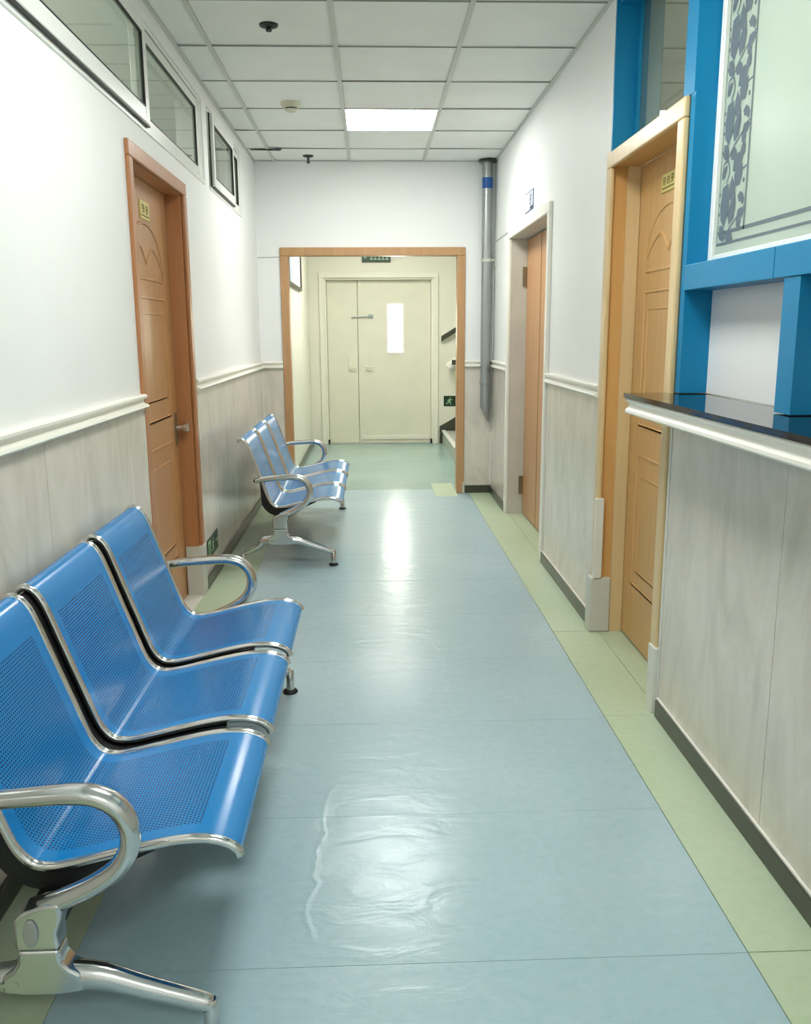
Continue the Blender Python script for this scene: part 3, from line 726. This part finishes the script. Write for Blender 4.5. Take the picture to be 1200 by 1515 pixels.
        for xs, ln in ((1, .318), (-1, .232)):
            f = MB(); pts = catmull([Vector((x0 + xs * d, z, 0)) for d, z in ((.045, .162), (.11, .155), (ln * .6, .126), (ln - .02, .090), (ln, .083))], 4)
            f.tube([(p.x, ya, p.y) for p in pts], [.030 - .013 * i / (len(pts) - 1) for i in range(len(pts))], 12, b=(0, 1, 0), flat=.92)
            l_ = f.build('leg', m_castalu, b, smooth=True)
            c = MB(); c.lathe([(.010, .012), (.016, .014), (.016, .088), (.011, .095)], (x0 + xs * ln, ya, 0), 16); c.build('ankle', m_castalu, l_, smooth=True)
            c = MB(); c.lathe([(.028, .0), (.030, .004), (.026, .010), (.012, .016)], (x0 + xs * ln, ya, 0.0008), 20); c.build('foot_pad', m_rubber, l_, smooth=True)
    return b
GB = 'three-seat waiting benches along the left wall'
make_bench((PX + .004, 2.392, 0), 'blue perforated steel three-seat bench before the brown door, with chrome arms', GB)
make_bench((PX + .095, 6.060, 0), 'blue steel three-seat bench standing past the brown door towards the wooden portal', GB)

# ------------------------------------------------------------------ ceiling fittings
def ceiling_light(cell, mat, label, z=ZC):
    a, b, c, d = cell
    e = empty('ceiling_light', ((a + b) / 2, (c + d) / 2, z), label, 'ceiling light', 'square LED ceiling panels')
    f = MB(); w = .012
    f.box(a, b, c, c + w, z - .002, z + .012); f.box(a, b, d - w, d, z - .002, z + .012); f.box(a, a + w, c + w, d - w, z - .002, z + .012); f.box(b - w, b, c + w, d - w, z - .002, z + .012)
    f.build('frame', m_alu, e)
    BX('diffuser', mat, e, a + w, b - w, c + w, d - w, z, z + .008)
    return e
light_cells.sort(key=lambda q: -q[2])
for cell, lab in zip(light_cells, ('lit square ceiling panel beyond the smoke detector, closest to the end wall', 'lit square ceiling panel over the near bench', 'unseen square ceiling panel added for light, beside the wall behind the benches')):
    ceiling_light(cell, m_led, lab)
ceiling_light((-.1, .5, 9.0, 9.6), m_led_h, 'lit square ceiling panel in the stair hall', 2.785)
ceiling_light((-2.6, -2.0, 3.4, 4.0), m_led_r, 'lit square panel in the room behind the transom windows', 2.785)
ceiling_light((1.9, 2.5, 2.0, 2.6), m_led_c, 'lit square panel in the room behind the counter', 2.785)

sd = empty('smoke_detector', (-.47, 5.74, ZC), 'ivory round smoke detector on the ceiling', 'smoke detector')
MB().lathe([(.062, .003), (.062, -.014), (.055, -.024), (.048, -.030)], (-.47, 5.74, ZC), 28).build('base', m_detector, sd, smooth=True)
MB().lathe([(.036, -.030), (.036, -.037)], (-.47, 5.74, ZC), 24).build('vent_ring', m_gasket, sd, smooth=True)
MB().lathe([(.038, -.037), (.034, -.047), (.016, -.054), (.004, -.055)], (-.47, 5.74, ZC), 24).build('sensor_cap', m_detector, sd, smooth=True)
def sprinkler(x, y, label, drop):
    e = empty('ceiling_sprinkler', (x, y, ZC), label, 'sprinkler', None)
    MB().lathe([(.044, .003), (.042, -.006), (.026, -.012), (.012, -.016)], (x, y, ZC), 20).build('cover_plate', m_gasket, e, smooth=True)
    MB().lathe([(.009, -.015), (.008, -drop + .01), (.014, -drop + .006), (.014, -drop), (.004, -drop - .004)], (x, y, ZC), 12).build('nozzle', m_inkd, e, smooth=True)
sprinkler(-.447, 4.36, 'small black sprinkler in the ceiling tile, shallow dark cup', .026)
sprinkler(-.478, 7.36, 'thin black sprinkler hanging from the ceiling close to the end wall', .055)
e = empty('ceiling_hook', (-.70, 7.10, ZC), 'dark flat clip on the ceiling grid next to the transom window', 'clip')
MB().tube([(-.90, 7.098, ZC - .006), (-.76, 7.095, ZC - .008), (-.70, 7.09, ZC - .010)], [.004, .006, .005], 8).build('wire', m_gasket, e, smooth=True)
MB().lathe([(.026, -.004), (.030, -.009), (.020, -.014), (.005, -.015)], (-.69, 7.085, ZC), 16).build('clip_plate', m_inkd, e, smooth=True)

# grey pipe in the far corner
px_, py_ = .975, 7.515
pp = empty('vertical_pipe', (px_, py_, .64), 'grey galvanised pipe with a blue band in the far corner', 'pipe')
tb = MB(); k = 24; vs = []
for j in range(k):
    a = 2 * math.pi * j / k; vs.append((px_ + .042 * math.cos(a), py_ + .042 * math.sin(a), .70 - .075 * math.cos(a)))
for j in range(k):
    a = 2 * math.pi * j / k; vs.append((px_ + .042 * math.cos(a), py_ + .042 * math.sin(a), 2.776))
tb.add(vs, [(j, (j + 1) % k, k + (j + 1) % k, k + j) for j in range(k)] + [tuple(range(k))[::-1], tuple(range(k, 2 * k))])
tb.build('tube', m_steel, pp, smooth=True)
MB().lathe([(.0435, 0), (.0435, .085)], (px_, py_, 2.552), 24).build('blue_band', m_bluetape, pp, smooth=True)
MB().lathe([(.072, 0), (.078, .004), (.070, .016)], (px_, py_, 2.758), 24).build('ceiling_collar', m_skirt, pp, smooth=True)
for z in (1.97, .965):
    cl = MB(); cl.lathe([(.0425, 0), (.048, .002), (.048, .026), (.0425, .028)], (px_, py_, z), 24)
    c_ = cl.build('clamp', m_guard if z > 1.5 else m_steel, pp, smooth=True)
    if z > 1.5:
        MB().box(px_ + .03, XR - .0005, py_ - .01, py_ + .01, z + .004, z + .024).box(XR - .008, XR - .0005, py_ - .02, py_ + .02, z - .045, z + .07).build('bracket', m_guard, c_, bevel=.002)
# thin cables
tag(MB().tube([(XL + .004, YE - .004, 2.018), (-.755, YE - .004, 2.022)], .004, 6).build('wall_cable', m_guard, smooth=True), 'thin pale cable on the end wall running to the portal frame', 'cable')
tag(MB().tube([(XR - .005, YE - .06, 2.135), (XR - .005, 6.73, 2.135)], .003, 6).build('wall_cable', m_guard, smooth=True), 'thin pale cable on the wall beside the tan double door', 'cable')
tag(MB().tube([(1.038, 7.545, 1.16), (1.038, 7.545, 2.05)], .007, 8).build('thin_conduit', m_edge, smooth=True), 'thin white conduit behind the grey pipe', 'conduit')

# ------------------------------------------------------------------ signs
def glyphs_x(mb, x, s, ya, yb, z0, z1, n, seed, dirn):
    """blurred character-like strokes on a plate in a side wall; dirn: +1 reading towards +y"""
    rnd = random.Random(seed); wch = (yb - ya) / n
    for c in range(n):
        a = ya + c * wch + wch * .12; b = ya + (c + 1) * wch - wch * .12
        for k in range(3):
            z = z0 + (z1 - z0) * (.12 + .36 * k + rnd.uniform(-.05, .05)); h = (z1 - z0) * .045
            q = rnd.uniform(0, .25) * (b - a); mb.box(x, x + s * .0012, a + q, b - rnd.uniform(0, .25) * (b - a), z - h, z + h)
        for k in range(2):
            y = a + (b - a) * (.25 + .45 * k + rnd.uniform(-.1, .1)); h = (b - a) * .05
            mb.box(x, x + s * .0012, y - h, y + h, z0 + rnd.uniform(0, .3) * (z1 - z0), z1 - rnd.uniform(0, .2) * (z1 - z0))
def plaque(name, x, s, y0, y1, z0, z1, label, n, seed, underline):
    e = empty(name, (x, (y0 + y1) / 2, z0), label, 'sign')
    BX('plate', m_gold, e, x, x + s * .005, y0, y1, z0, z1, bevel=.002)
    g_ = MB(); glyphs_x(g_, x + s * .005, s, y0 + .012, y1 - .012, z0 + .026, z1 - .012, n, seed, 1)
    if underline: g_.box(x + s * .005, x + s * .0062, y0 + .012, y1 - .012, z0 + .012, z0 + .018)
    g_.build('lettering', m_goldink, e)
plaque('door_plaque', XL - .075, 1, 4.085, 4.245, 1.905, 1.985, 'small yellow plaque with two marks on the brown door', 2, 3, True)
plaque('door_plaque', XR + .120, -1, 3.455, 3.615, 1.935, 2.005, 'small yellow plaque with three marks on the blond door', 3, 8, True)

e = empty('wall_notice', (XR, 5.95, 2.17), 'small white notice in a grey edge above the tan double door', 'sign')
BX('plate', m_ink, e, XR - .004, XR - .0003, 5.80, 6.10, 2.170, 2.296)
BX('paper', m_paper, e, XR - .0052, XR - .004, 5.815, 6.088, 2.179, 2.287)
g_ = MB(); glyphs_x(g_, XR - .0052, -1, 5.83, 5.96, 2.20, 2.28, 1, 5, 1); g_.build('lettering', m_ink, e)
g_ = MB(); g_.box(XR - .0066, XR - .0052, 5.812, 5.90, 2.178, 2.196); g_.build('dark_mark', m_inkd, e)

def runner(P2):
    """running figure, list of 2-D polygons in a unit square"""
    out = []
    out.append([(.58 + .07 * math.cos(2 * math.pi * k / 10), .84 + .07 * math.sin(2 * math.pi * k / 10)) for k in range(10)])
    def bar(a, b, w):
        t = Vector((b[0] - a[0], b[1] - a[1])).normalized(); q = Vector((-t.y, t.x)) * w / 2
        out.append([(a[0] + q.x, a[1] + q.y), (a[0] - q.x, a[1] - q.y), (b[0] - q.x, b[1] - q.y), (b[0] + q.x, b[1] + q.y)])
    bar((.54, .74), (.44, .44), .15); bar((.5, .68), (.7, .6), .07); bar((.7, .6), (.8, .68), .06); bar((.5, .7), (.33, .6), .07); bar((.33, .6), (.30, .46), .06)
    bar((.46, .46), (.62, .32), .09); bar((.62, .32), (.58, .12), .08); bar((.42, .46), (.34, .26), .09); bar((.34, .26), (.14, .24), .08)
    return out
RUN = runner(None)
def arrow(): return [[(.05, .42), (.5, .42), (.5, .25), (.95, .5), (.5, .75), (.5, .58), (.05, .58)]]
# low exit sign on left wall behind the near bench arm
e = empty('exit_sign', (XL, 4.93, .13), 'dark green low exit sign next to the brown door frame', 'sign', 'green exit signs')
xs = XL + .009
BX('plate', m_green, e, xs, xs + .004, 4.775, 5.095, .150, .262)
g_ = MB()
def put(polys, y0, y1, z0, z1):
    for q in polys:
        n = len(q); g_.add([(xs + .0052, y0 + (y1 - y0) * a, z0 + (z1 - z0) * b) for a, b in q], [tuple(range(n))])
put(RUN, 4.86, 5.0, .155, .255); g_.build('running_figure', m_signw, e); g_ = MB(); put(arrow(), 5.01, 5.085, .18, .24); g_.build('arrow', m_signw, e); g_ = MB()
put([[(0, 0), (.25, 0), (.25, .8), (.75, .8), (.75, 0), (1, 0), (1, 1), (0, 1)]], 4.785, 4.855, .16, .25)
g_.build('door_outline', m_signw, e)
# exit sign on the stair hall end wall
e = empty('exit_sign', (1.0, 11.1, .47), 'dark green exit sign low on the cream wall beside the steps', 'sign', 'green exit signs')
BX('plate', m_green, e, .915, 1.165, 11.094, 11.0995, .475, .605)
g_ = MB()
for q in RUN: g_.add([(.925 + .13 * a, 11.0928, .485 + .11 * b) for a, b in q], [tuple(range(len(q)))])
g_.build('running_figure', m_signw, e); g_ = MB()
for q in arrow(): g_.add([(1.06 + .095 * a, 11.0928, .50 + .08 * b) for a, b in q], [tuple(range(len(q)))])
g_.build('arrow', m_signw, e)
# exit sign above the steel door
e = empty('exit_sign', (.08, 11.1, 2.24), 'narrow dark green exit sign above the cream steel door', 'sign', 'green exit signs')
BX('housing', m_green, e, -.095, .255, 11.07, 11.0995, 2.245, 2.375, bevel=.003)
g_ = MB()
for q in RUN: g_.add([(-.088 + .07 * a, 11.0685, 2.265 + .10 * b) for a, b in q], [tuple(range(len(q)))])
g_.build('running_figure', m_signw, e); g_ = MB()
rnd = random.Random(4)
for c in range(5):
    for k in range(3):
        a = .0 + c * .048; z = 2.275 + k * .033
        g_.add([(a, 11.0685, z), (a + .038, 11.0685, z), (a + .038, 11.0685, z + .010), (a, 11.0685, z + .010)], [(0, 1, 2, 3)])
    a = .014 + c * .048; g_.add([(a, 11.0684, 2.272), (a + .008, 11.0684, 2.272), (a + .008, 11.0684, 2.355), (a, 11.0684, 2.355)], [(0, 1, 2, 3)])
g_.build('lettering', m_signw, e)

# ------------------------------------------------------------------ stair hall things
e = empty('framed_picture', (-.76, 8.9, 1.84), 'framed sheet in a dark frame on the stair hall wall', 'picture')
f = MB(); a, b, c, d, w = 8.25, 9.72, 1.84, 2.50, .028
f.box(-.76, -.735, a, b, c, c + w); f.box(-.76, -.735, a, b, d - w, d); f.box(-.76, -.735, a, a + w * 2, c + w, d - w); f.box(-.76, -.735, b - w * 2, b, c + w, d - w)
f.build('frame', m_picframe, e)
BX('sheet', m_paper, e, -.76, -.748, a + w * 2, b - w * 2, c + w, d - w)
f = MB(); rnd = random.Random(9)
for k in range(5):
    y = 9.0 + k * .1; f.box(-.748, -.7468, y, y + .05, 1.93, 1.95 + rnd.uniform(.05, .2))
f.build('print', m_guard, e)
e = empty('light_switch', (-.76, 8.3, 1.72), 'small wall switch under the framed picture', 'switch')
BX('plate', m_edge, e, -.76, -.750, 8.24, 8.34, 1.66, 1.80, bevel=.003); BX('rocker', m_ink, e, -.750, -.744, 8.26, 8.32, 1.70, 1.74)

stc = empty('staircase', (.9, 10.2, 0), 'pale grey steps rising beside the steel door', 'staircase')
for k in range(6):
    st = BX('step', m_step, stc, .90 + .27 * k, 2.58, 9.30, 11.095, .162 * k + .0005, .162 * (k + 1))
    BX('nosing', m_edge, st, .885 + .27 * k, .935 + .27 * k, 9.295, 11.095, .162 * (k + 1), .162 * (k + 1) + .012)
sk = MB(); sk.prism([(.862, .001), (.90, .001), (2.55, .99), (2.55, 1.20), (.90, .24), (.862, .22)], 11.078, 11.099, 'y'); sk.build('stair_skirting', m_skirt, stc)
hr = empty('handrail', (.88, 11.05, 1.3), 'dark slanting handrail on the cream wall above the steps', 'handrail')
MB().prism([(.88, 1.285), (2.4, 2.20), (2.4, 2.27), (.88, 1.35)], 11.03, 11.08, 'y').build('rail', m_skirt, hr)
MB().prism([(.88, 1.352), (2.4, 2.272), (2.4, 2.29), (.88, 1.37)], 11.028, 11.084, 'y').build('rail_cap', m_edge, hr)
for x in (1.2, 2.0): BX('bracket', m_steel, hr, x, x + .02, 11.08, 11.0995, 1.3 + (x - .88) * .6, 1.33 + (x - .88) * .6)
hr = empty('handrail', (.92, 10.3, .95), 'white slanting handrail sleeve with a dark end by the steps', 'handrail')
MB().tube([(.96, 10.98, .96), (1.06, 10.98, 1.04), (2.3, 10.98, 1.83)], .055, 14).build('rail', m_edge, hr, smooth=True)
BX('end_socket', m_skirt, hr, 1.0, 1.05, 10.915, 10.93, 1.0, 1.06)
for x in (1.3, 2.1): BX('bracket', m_steel, hr, x, x + .02, 11.03, 11.0995, .96 + (x - .96) * .63 + .05, .99 + (x - .96) * .63 + .05)
